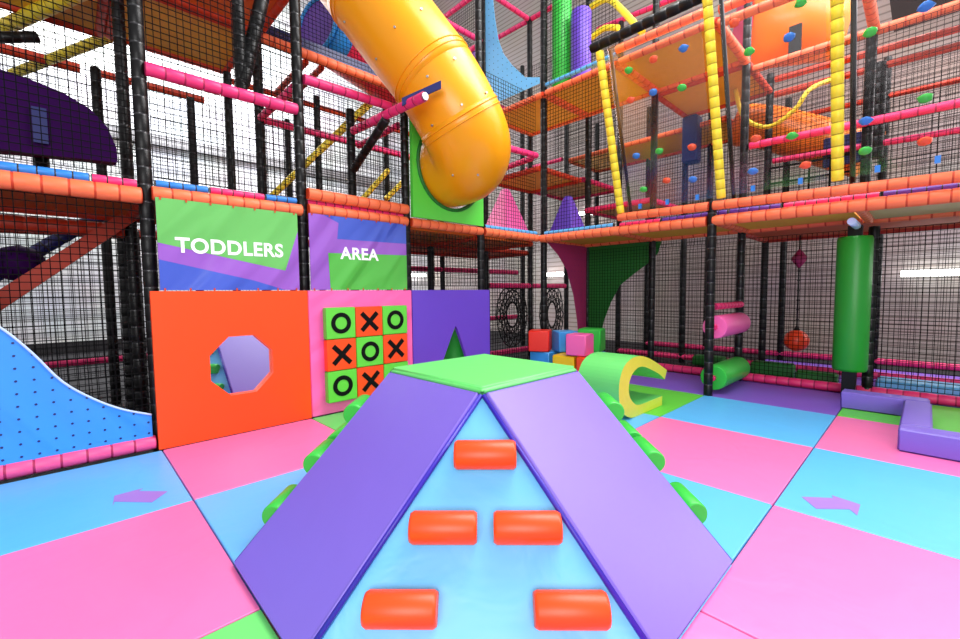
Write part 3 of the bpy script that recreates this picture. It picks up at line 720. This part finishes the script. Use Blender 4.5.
# dark purple wave slide upper left
t = thing('wave_slide', (-.75, 1.9, 2.2), 'dark purple humped slide side behind the net, upper left', 'slide')
prof = [(-1.9, 2.2), (-1.9, 2.9), (-1.3, 2.9), (-.95, 2.87), (-.62, 2.83), (-.42, 2.78), (-.27, 2.70), (-.17, 2.58), (-.12, 2.42), (-.12, 2.31), (-.3, 2.30), (-.6, 2.28)]
mb = MB(); prism(mb, prof, (0, 1.75, 0), (1, 0, 0), (0, 0, 1), (0, .12, 0)); rel(mb.build('slide_side', 'dpurple', bevel=.02), t)
mb = MB(); mb.box((-.6, 1.715, 2.36), (-.52, 1.748, 2.62)); o = rel(mb.build('bracket', 'navy'), t)
mb = MB(); tube(mb, [(-.57, 1.9, 2.0), (-.57, 1.9, 2.3)], .05, 10); o = rel(mb.build('support', 'black'), t)

# slanting orange plank with blue tube and punch ball lower left
mb = MB(); prism(mb, [(-1.7, .35), (.08, 1.97), (.08, 2.12), (-1.7, .53)], (0, 2.28, 0), (1, 0, 0), (0, 0, 1), (0, .1, 0))
tag(mb.build('ramp_side', 'red_orange'), 'dark orange slanting plank behind the net on the left', 'ramp')
rail((-1.7, 2.7, .75), (-.2, 2.7, 2.0), 'navy', 'tie', 'dark blue slanting bar above the orange plank', .06, None)
mb = MB(); tube(mb, [(-.76, 2.55+.0, 1.5-.16+.32*i/12) for i in range(13)], lambda i: max(.01, .17*math.sqrt(max(0, 1-((i-6)/6)**2))), 18)
tag(mb.build('punch_ball', 'dpurple'), 'dark purple ball hanging behind the net on the left', 'ball')

# curved stretched fabrics
def fabric(pts, plane, c, m, name, label, dots=None, th=.008):
    mb = MB()
    O, U = ((0, c, 0), (1, 0, 0)) if plane == 'y' else ((c, 0, 0), (0, 1, 0))
    D = (0, th, 0) if plane == 'y' else (th, 0, 0)
    prism(mb, pts, O, U, (0, 0, 1), D)
    if dots: knots(mb, plane, c, pts, *dots)
    o = mb.build(name, [m, 'navy']); tag(o, label, 'fabric')
    return o
def knots(mb, plane, c, pts, sp, r=.008):
    """net knots pressing on the cloth"""
    xs = [p[0] for p in pts]; zs = [p[1] for p in pts]
    def inside(x, z):
        k = False
        for i in range(len(pts)):
            (x1, z1), (x2, z2) = pts[i], pts[(i+1) % len(pts)]
            if (z1 > z) != (z2 > z) and x < (x2-x1)*(z-z1)/(z2-z1)+x1: k = not k
        return k
    x = min(xs)+sp/2
    while x < max(xs):
        z = min(zs)+sp/2
        while z < max(zs):
            if inside(x, z):
                P = Vector((x, c, z)) if plane == 'y' else Vector((c, x, z)); n = Vector((0, -1, 0)) if plane == 'y' else Vector((-1, 0, 0))
                a = Vector((1, 0, 0)) if plane == 'y' else Vector((0, 1, 0)); b = Vector((0, 0, 1))
                mb.add([P+n*.003+a*(r*math.cos(k*math.pi/3))+b*(r*math.sin(k*math.pi/3)) for k in range(6)]+[P+n*.0005+a*(r*math.cos(k*math.pi/3))+b*(r*math.sin(k*math.pi/3)) for k in range(6)],
                       [(0,1,2,3,4,5)]+[(k, (k+1) % 6, 6+(k+1) % 6, 6+k) for k in range(6)], 1)
            z += sp
        x += sp
curve = smoothpoly([(-1.9, 1.9), (-1.35, 1.5), (-1.0, 1.2), (-.8, 1.012), (-.665, .83), (-.534, .62), (-.38, .47), (-.22, .36), (-.05, .285)], 4, False)
pl = [(-1.9, .10), (-.05, .10)] + curve[::-1]
fb = fabric(pl, 'y', 1.232, 'fabric_blue', 'stretched_fabric', 'bright blue fabric with a sloping curved edge, lower left', (.085, .008))
mb = MB(); tube(mb, [(p[0], 1.228, p[1]) for p in curve], .008, 6); o = mb.build('hem', 'piping', fb)
curve = smoothpoly([(2.34, 6.4), (2.29, 6.05), (2.2, 5.6), (2.1, 5.25), (1.95, 5.0), (1.775, 4.81), (1.5, 4.6), (1.2, 4.48)], 4, False)
cu2 = [(1.25, 4.33), (1.25, 4.46)] + [(p[0]-.0, p[1]) for p in curve[::-1]][2:]
pl = [(2.36, 6.4), (2.36, 4.33), (1.25, 4.33)] + [(max(p[0], 1.25), p[1]) for p in curve[::-1]]
# left edge sits on the post at y 2.4, the cloth narrows upward
pl = [(2.40, 4.33), (1.22, 4.33), (1.22, 4.42), (1.5, 4.52), (1.775, 4.81), (1.95, 5.05), (2.06, 5.3), (2.14, 5.7), (2.19, 6.1), (2.2, 6.5), (2.40, 6.5)]
fb = fabric(pl, 'x', 4.79, 'lblue', 'stretched_fabric', 'light blue fabric with a concave edge hanging at the top centre', (.1, .008))
fb = fabric([(2.46, 4.3), (2.46, 5.37), (3.4, 5.37), (3.4, 4.3)], 'x', 4.8, 'violet', 'side_panel', 'violet panel just right of the yellow slide, under the pink rail'); fb['category'] = 'panel'
pl = [(4.92, 2.0), (6.03, 2.0), (6.03, .0), (5.82, .02), (5.80, .4), (5.75, .73), (5.64, 1.15), (5.45, 1.56), (5.2, 1.80), (4.95, 1.96)]
fb = fabric(pl, 'y', 1.17, 'magenta', 'stretched_fabric', 'magenta fabric with a curved edge under the platform corner', (.1, .005))
pl = [(1.14, 1.98), (-.12, 1.98), (-.06, 1.78), (.12, 1.62), (.34, 1.47), (.564, 1.3), (.72, 1.02), (.84, .72), (.92, .4), (.95, .0), (1.14, .0)]
fb = fabric(pl, 'x', 6.05, 'dgreen', 'stretched_fabric', 'dark green fabric with a curved edge beside the magenta one', (.1, .005))

# cylinders on the top platform
for (y, z1, m, lab) in ((1.04, 6.4, 'green', 'tall green padded cylinder at the top'), (.70, 5.28, 'purple_panel', 'purple padded cylinder beside the taller green one')):
    mb = MB(); tube(mb, [(0, 0, 0), (0, 0, .03), (0, 0, z1-4.27), (0, 0, z1-4.24)], lambda i: (.13, .145, .145, .13)[i], 28)
    tag(mb.build('padded_cylinder', m, loc=(5.1, y, 4.225)), lab, 'cylinder', 'padded cylinders on the top platform')

# pyramids on the first platform
def pyramid(x, y, z, w, h, top, m, label, rot=0):
    mb = MB(); a, b = w/2, top/2
    vs = [(-a,-a,0), (a,-a,0), (a,a,0), (-a,a,0), (-b,-b,h), (b,-b,h), (b,b,h), (-b,b,h)]
    mb.add(vs, [(0,1,2,3), (4,5,6,7), (0,1,5,4), (1,2,6,5), (2,3,7,6), (3,0,4,7)])
    o = mb.build('soft_pyramid', m, loc=(x, y, z), bevel=.015); o.rotation_euler.z = rot
    return tag(o, label, 'pyramid', 'soft pyramids on the platform')
pyramid(4.50, 1.66, 2.0, .62, .8, .1, 'pink', 'pink soft pyramid on the platform right of the slide', .0)
pyramid(5.16, .96, 2.055, .46, .62, .1, 'purple_panel', 'purple soft pyramid on the platform at the corner', .0)

# navy padded columns, other rear things
mb = MB(); mb.box((-.12, -.12, 0), (.12, .12, .75)); tag(mb.build('padded_column', 'navy', loc=(7.2, -.1, 3.35), bevel=.02), 'navy padded square column behind the second yellow bar', 'column')
mb = MB(); mb.box((-.02, -.25, 0), (.02, .25, .4)); tag(mb.build('padded_board', 'navy', loc=(7.25, -2.1, 2.9), bevel=.01), 'navy board left of the third yellow bar', 'board')
t = thing('tube_slide', (7.6, -1.2, 4.8), 'orange tube slide section with a pink flange behind the clear wall, top right', 'slide')
mb = MB(); tube(mb, [(7.6, -.75, 5.3), (7.9, -1.35, 5.25), (8.1, -1.9, 5.2)], .5, 28); rel(mb.build('tube_section', 'slide_orange'), t)
mb = MB(); tube(mb, [(7.59, -.72, 5.3), (7.56, -.66, 5.3)], .58, 28); o = rel(mb.build('flange', 'pink_pad'), t); o['label'] = 'pink flange'
mb = MB(); mb.box((7.25, -1.55, 4.55), (7.29, -1.4, 5.0)); o = rel(mb.build('bracket', 'black'), t); o['label'] = 'black bracket plate'
deck(6.1, 7.14, -4.2, -2.5, 4.42, 'black-bottomed top platform at the upper right corner', 'dark', edges='x')
net('x', 6.9, -2.2, -1.3, 2.05, 2.95, 'coarse black cargo net behind the second clear climbing panel', sp=.22, t=.022)
mb = MB(); tube(mb, smoothpoly([(6.7, -.88, 4.13), (6.7, -1.0, 3.7), (6.7, -1.3, 3.48), (6.7, -1.6, 3.62), (6.75, -1.75, 3.85), (7.2, -1.95, 4.07)], 5, False), .03, 8)
tag(mb.build('hanging_loop', 'yellow_pad'), 'thin yellow loop hanging behind the clear climbing wall', 'loop')
mb = MB(); tube(mb, smoothpoly([(7.6, -.7, 3.9), (7.6, -1.1, 3.75), (7.6, -1.7, 3.4), (7.6, -2.3, 3.05)], 4, False), .32, 24)
tag(mb.build('tube_slide', 'slide_orange'), 'amber tube slide descending behind the pink rails', 'slide')

# ------------------------------------------------------------------ leaning climbing frame
def lean(y, z, off=0.0):  # point on the leaning plane
    return Vector((4.8-.3*(z-2.17)-off, y, z))
CF = 'yellow bars of the climbing frame'
for y, zt, lab in ((-.13, 4.05, 'yellow padded bar, leftmost of the clear climbing frame'), (-1.32, 4.4, 'yellow padded bar, middle of the clear climbing frame'), (-2.31, 4.4, 'yellow padded bar, rightmost and thickest of the climbing frame')):
    mb = MB(); a = lean(y, 2.22, .02); b = lean(y, zt, .02); pad(mb, (0, 0, 0), b-a, .047, .105, 12, .88)
    tag(mb.build('yellow_bar', ['yellow_pad', 'yellow_tie'], loc=a), lab, 'padded bar', CF)
    mb = MB(); a = lean(y-.1, 2.2, -.06); b = lean(y-.1, zt, -.06); tube(mb, [Vector((0, 0, 0)), b-a], .022, 8)
    tag(mb.build('frame_pole', 'black', loc=a), 'thin black pole behind the '+lab.split(',')[1].strip().split(' of')[0]+' yellow bar', 'pole', 'black poles behind the yellow bars')
rail(lean(-.02, 4.12), lean(-3.4, 4.12), 'black', 'tie', 'black padded top rail of the climbing frame', .055, None)
holds = [(-1.06,3.74,'b'),(-.74,3.75,'o'),(-.45,3.74,'g'),(-.7,3.44,'b'),(-1.01,3.39,'g'),(-.43,3.44,'o'),(-.7,2.83,'g'),(-1.06,2.79,'o'),(-.42,2.84,'b'),(-2.06,3.73,'g'),(-1.54,3.78,'o'),(-1.97,3.5,'b'),(-1.65,3.5,'g'),(-2.84,3.38,'b'),(-2.52,3.33,'g'),(-1.67,2.73,'o'),(-1.97,2.68,'g'),(-2.86,2.74,'g'),(-2.5,2.67,'b'),(-2.87,2.42,'o'),(-2.5,2.43,'g'),(-.46,2.45,'g'),(-.75,2.5,'o'),(-1.04,2.46,'b'),(-1.63,2.43,'b'),(-2.07,2.4,'o')]
cn = {'b': 'blue', 'g': 'green', 'o': 'orange'}
for y0, y1, lab in ((-1.24, -.22, 'clear plastic climbing panel between the first two yellow bars'), (-2.23, -1.42, 'clear plastic climbing panel between the last two yellow bars'), (-3.5, -2.4, 'clear plastic climbing panel at the right edge')):
    t = thing('climbing_screen', lean((y0+y1)/2, 2.25), lab, 'climbing panel', 'clear climbing panels')
    mb = MB(); P = [lean(y0, 2.24), lean(y1, 2.24), lean(y1, 4.05), lean(y0, 4.05)]; n_ = Vector((.01, 0, .003))
    mb.add(P+[p+n_ for p in P], [(0,1,2,3), (4,5,6,7), (0,1,5,4), (1,2,6,5), (2,3,7,6), (3,0,4,7)]); rel(mb.build('clear_sheet', 'clear'), t)
    for (y, z, c) in holds:
        if y0 < y < y1:
            p = lean(y, z, .003); mb = MB(); nd = Vector((-1, 0, -.3)).normalized(); a_ = random.random()*6
            bu, bw = frame(nd)
            rs = []
            for k, (q, h) in enumerate(((.034, 0), (.04, .012), (.032, .035), (.012, .05))):
                rs.append([p + nd*h + bu*(q*(1.25 if k < 3 else 1)*math.cos(a_+2*math.pi*i/9)*(1+.15*math.sin(3*i+a_))) + bw*(q*.85*math.sin(a_+2*math.pi*i/9)) + Vector((0, 0, .01*k)) for i in range(9)])
            rings_mesh(mb, rs); o = rel(mb.build('climbing_hold', 'hold_'+c), t); o['label'] = cn[c]+' climbing hold'
    ny = max(2, round((y1-y0)/.33))
    for i in range(ny):
        y = y0+(y1-y0)*(i+.5)/ny; p = lean(y, 2.25, .01); mb = MB(); mb.box((p.x-.015, p.y-.018, p.z-.01), (p.x+.012, p.y+.018, p.z+.05)); o = rel(mb.build('clip', 'blue_pad'), t); o['label'] = 'blue clip'

# ------------------------------------------------------------------ rollers, ball, green column
for z, m, lab, r in ((.78, 'pink', 'pink padded roller mounted on the black post', .135), (.185, 'green', 'green padded roller near the floor on the black post', .145)):
    t = thing('padded_roller', (4.9, -1.2, z), lab, 'roller', 'padded rollers')
    mb = MB(); tube(mb, [(4.93, -1.23, z), (4.95, -1.23, z), (5.88, -1.23, z), (5.9, -1.23, z)], lambda i, r=r: (r*.95, r, r, r*.95)[i], 28); rel(mb.build('roller_pad', m), t)
    mb = MB(); tube(mb, [(4.855, -1.23, z), (4.93, -1.23, z)], .035, 14); o = rel(mb.build('axle', 'pink_pad'), t); o['label'] = 'pink axle cap'
rail((4.9, -1.23, 1.02), (5.95, -1.23, 1.02), *PR, 'pink rail above the pink roller', .04, None)

t = thing('punch_ball', (6.6, -1.73, 1.9), 'red orange punch ball hanging on a black rope', 'ball')
mb = MB(); tube(mb, [(6.6, -1.73, .52-.145*math.cos(math.pi*i/14)) for i in range(15)], lambda i: max(.008, .145*math.sin(math.pi*i/14)), 22); rel(mb.build('ball', 'ball'), t)
mb = MB(); tube(mb, [(6.6, -1.73, .63), (6.6, -1.73, .68), (6.6, -1.73, .72)], lambda i: (.05, .03, .012)[i], 12); tube(mb, [(6.6, -1.73, .7), (6.6, -1.73, 1.93)], .01, 8)
for k in range(8): tube(mb, [(6.6, -1.73, .8+k*.13), (6.6, -1.73, .815+k*.13)], .017, 8)
rel(mb.build('rope', 'black'), t)
mb = MB(); tube(mb, [(6.6, -1.73, 1.5), (6.6, -1.73, 1.6), (6.6, -1.73, 1.64), (6.6, -1.73, 1.74)], lambda i: (.015, .085, .085, .015)[i], 4); o = rel(mb.build('rope_cover', 'magenta'), t); o['label'] = 'dark red diamond cover'

t = thing('padded_column', (6.0, -2.4, 0), 'tall thick green padded column on the right', 'column')
mb = MB(); tube(mb, [(5.8, -2.36, .3), (5.8, -2.36, .33), (5.8, -2.36, 1.75), (5.8, -2.36, 1.78)], lambda i: (.145, .155, .155, .145)[i], 36); rel(mb.build('green_pad', 'green_col'), t)
mb = MB(); mb.box((5.74, -2.42, -.04), (5.86, -2.30, 1.9)); o = rel(mb.build('steel_post', 'black'), t)
mb = MB(); tube(mb, [(5.0, -2.4, 1.86), (5.45, -2.4, 1.86)], .035, 10); tag(mb.build('bolt_sleeve', 'piping'), 'pale short sleeve under the rail above the green column', 'sleeve')
post(6.02, -2.5, -.04, 1.9, 'black post right behind the tall green column', G)

# stepping blocks and soft block behind the net
for x, y, w, d, h, m, lab in ((6.55, -1.48, .2, .5, .2, 'dgreen', 'dark green stepping block behind the net, left one'), (6.3, -2.0, .2, .42, .17, 'dgreen', 'dark green stepping block behind the net beside the green column'), (6.5, -2.95, .4, .8, .14, 'lblue', 'light blue soft block behind the net right of the green column'), (6.9, -.55, .25, .45, .16, 'dgreen', 'dark green block far behind the arch')):
    mb = MB(); mb.box((-w/2, -d/2, 0), (w/2, d/2, h)); tag(mb.build('soft_block', m, loc=(x, y, 0), bevel=.02), lab, 'block', 'soft blocks behind the net')

# purple kerb blocks
KB = 'purple kerb blocks'
for a, b, lab in (((5.14, -2.99, 0), (5.34, -2.36, .17), 'purple kerb block in front of the green column'), ((4.115, -3.0, 0), (5.135, -2.82, .17), 'purple kerb block running back, middle of the pen'), ((3.92, -4.3, 0), (4.11, -2.82, .17), 'purple kerb block nearest the camera on the right')):
    mb = MB(); mb.box(a, b); tag(mb.build('kerb_block', 'purple', bevel=.012), lab, 'kerb block', KB)

# ------------------------------------------------------------------ cubes
CU = 'soft cubes in a pile'
def cube(x, y, z, s, rot, m, lab, tilt=(0, 0)):
    mb = MB(); h = s/2; mb.box((-h, -h, 0), (h, h, s)); o = mb.build('soft_cube', m, loc=(x, y, z), bevel=.014, seg=3); o.rotation_euler = (tilt[0], tilt[1], rot)
    tag(o, lab, 'cube', CU)
cube(4.66, 1.02, 0, .33, .1, 'cube_blue', 'blue soft cube under the red one')
cube(4.55, .53, 0, .33, .15, 'cube_yellow', 'yellow soft cube in the bottom row')
cube(4.58, .17, 0, .34, .3, 'orange', 'orange soft cube in the bottom row by the arch')
cube(4.60, 1.06, .332, .31, .5, 'cube_red', 'red soft cube on top of the pile at the left')
cube(5.0, .86, 0, .33, 0, 'dgreen', 'dark green soft cube low at the back of the pile')
cube(4.80, .76, .335, .3, 1.0, 'cube_blue', 'blue soft cube turned on its edge between red and pink', (.0, .0))
cube(4.55, .34, .345, .29, .15, 'pink', 'pink soft cube on top of the pile at the right', (0, 0))
cube(5.08, .48, .335, .33, .3, 'green', 'green soft cube at the back behind the pink one')
cube(5.0, .45, 0, .33, .0, 'cube_blue', 'blue soft cube hidden low at the back of the pile')

# ------------------------------------------------------------------ green / yellow arch
outer = [(4.113, .362), (3.93, .44), (3.75, .513), (3.60, .56), (3.46, .585), (3.3, .575), (3.17, .52), (3.10, .43), (3.077, .33), (3.09, .2), (3.16, .09), (3.27, .025), (3.40, .002), (3.7, .002), (4.0, .002)]
inner = [(4.005, .10), (3.75, .10), (3.48, .105), (3.37, .14), (3.29, .21), (3.262, .29), (3.28, .37), (3.35, .44), (3.46, .475), (3.58, .465), (3.75, .41), (3.93, .34), (4.06, .268)]
po_ = smoothpoly(outer, 3, False) + smoothpoly(inner, 3, False)
t = thing('soft_arch', (3.5, -.8, 0), 'green and yellow soft play arch lying on its side', 'arch')
mb = MB(); prism(mb, po_, (0, -1.03, 0), (1, 0, 0), (0, 0, 1), (0, .44, 0), 1, 0, mback=1); rel(mb.build('arch_body', ['green_mat', 'yellow']), t)
for p in mb.f: pass

# ------------------------------------------------------------------ climbing pyramid
t = thing('climbing_pyramid', (1.2, -1.2, 0), 'large soft climbing pyramid with green top and purple ramps', 'climbing block')
c0, c1, hh = .835, 1.565, .79
ins = .035
mb = MB()
base = [(0.02, -(c1), 0), (0.02, -c0, 0), (c0, -.02, 0), (c1, -.02, 0), (2.38, -c0, 0), (2.38, -c1, 0), (c1, -2.38, 0), (c0, -2.38, 0)]
tz = hh-.04
top = [(c0+.005, -c1+.005, tz), (c0+.005, -c0-.005, tz), (c1-.005, -c0-.005, tz), (c1-.005, -c1+.005, tz)]
vs = base+top
mb.add(vs, [(0, 7, 8), (0, 1, 9, 8), (1, 2, 9), (2, 3, 10, 9), (3, 4, 10), (4, 5, 11, 10), (5, 6, 11), (6, 7, 8, 11), (8, 9, 10, 11), (0, 1, 2, 3, 4, 5, 6, 7)])
body = rel(mb.build('foam_body', 'lblue'), t); body['label'] = 'light blue corner faces'
def ramp(k):
    # slab lying on side k; local: left side (k=0) then rotated by 90 degrees about the centre
    run = c0; rise = hh-.045; L = math.hypot(run, rise); ux, uz = run/L, rise/L; nx, nz = -uz, ux
    th = .042; y0, y1 = -c1+.002, -c0-.002
    a = Vector((0.015 if k != 1 else .04, 0, .002)); b = Vector((c0+.003, 0, hh-.052))
    N = Vector((nx, 0, nz))*th
    P = []
    for y in (y0, y1):
        P += [a+Vector((0, y, 0)), b+Vector((0, y, 0)), b+N+Vector((0, y, 0)), a+Vector((-.013, 0, .0))+Vector((0, y, 0))+Vector((nx*0, 0, 0))+N*.6]
    R = Matrix.Rotation(math.radians(90*k), 4, 'Z'); Cc = Vector((1.2, -1.2, 0))
    f = lambda p: R @ (p-Cc) + Cc
    mb = MB(); mb.add([f(p) for p in P], [(0,1,2,3), (7,6,5,4), (0,1,5,4), (1,2,6,5), (2,3,7,6), (3,0,4,7)])
    o = rel(mb.build('ramp', 'purple', bevel=.008), t)
    for y in (y0-.004, y1+.004):
        mb = MB(); tube(mb, [f(P[0]+Vector((0.0, y-y0, 0))+N*.45), f(P[1]+Vector((0, y-y0, 0))+N*.45)], .0105, 8)
        e = mb.build('piping', 'purple_edge', o); e['label'] = 'deep blue side piping'
for k in range(4): ramp(k)
mb = MB(); mb.box((c0-.012, -c1-.012, hh-.045), (c1+.012, -c0+.012, hh)); o = rel(mb.build('top_pad', 'green_mat', bevel=.016, seg=3), t); o['label'] = 'green top pad'
# rolls: corner facets, front (toward the camera) orange, others green
N0 = Vector((-.56633, -.56633, .59879)); E0 = Vector((1, -1, 0)).normalized()
A0 = Vector((c0, -c1, hh)); D0 = Vector((-.5, -.5, 0)); base_mid = Vector((c0/2, -(c1+2.4)/2, 0)); down = (base_mid-A0)
for k in range(4):
    R = Matrix.Rotation(math.radians(90*k), 3, 'Z'); Cc = Vector((1.2, -1.2, 0))
    for z, offs in ((.545, (0,)), (.33, (-.155, .155)), (.128, (-.288, .288))):
        for s in offs:
            c = A0 + down*((hh-z)/hh) + E0*(s+.012) + N0*.012
            rr_ = .058; hl = .124; mb = MB()
            pts = [c-E0*hl, c-E0*(hl-.012), c+E0*(hl-.012), c+E0*hl]
            pts = [R @ (p-Cc)+Cc for p in pts]
            tube(mb, pts, lambda i, rr_=rr_: (rr_*.88, rr_, rr_, rr_*.88)[i], 24)
            o = rel(mb.build('foam_roll', 'orange' if k == 0 else 'green'), t); o['label'] = ('orange' if k == 0 else 'green')+' foam roll'

# ------------------------------------------------------------------ wall lights
def lamp_tube(a, b, label):
    t = thing('tube_light', a, label, 'light', 'fluorescent wall lights')
    mb = MB(); tube(mb, [a, b], .05, 12); rel(mb.build('tube', 'tube_glow'), t)
    a2 = Vector(a); b2 = Vector(b); off = Vector((.06, 0, 0)) if abs(a2.y-b2.y) > abs(a2.x-b2.x) else Vector((0, .06, 0))
    mb = MB(); pad(mb, a2+off, b2+off, .05, 5, 8, 1.0); rel(mb.build('housing', ['white', 'white']), t)
lamp_tube((9.48, -2.62, 1.45), (9.48, -4.2, 1.45), 'bright tube light on the right wall behind the net')
lamp_tube((9.48, 3.85, 3.3), (9.48, 2.6, 3.2), 'bright tube light seen above the purple pyramid')
lamp_tube((9.48, 4.75, 1.7), (9.48, 4.1, 1.7), 'small tube light left of the magenta fabric')
lamp_tube((8.3, 10.18, 1.88), (9.3, 10.18, 1.88), 'bright tube light seen above the violet panel')
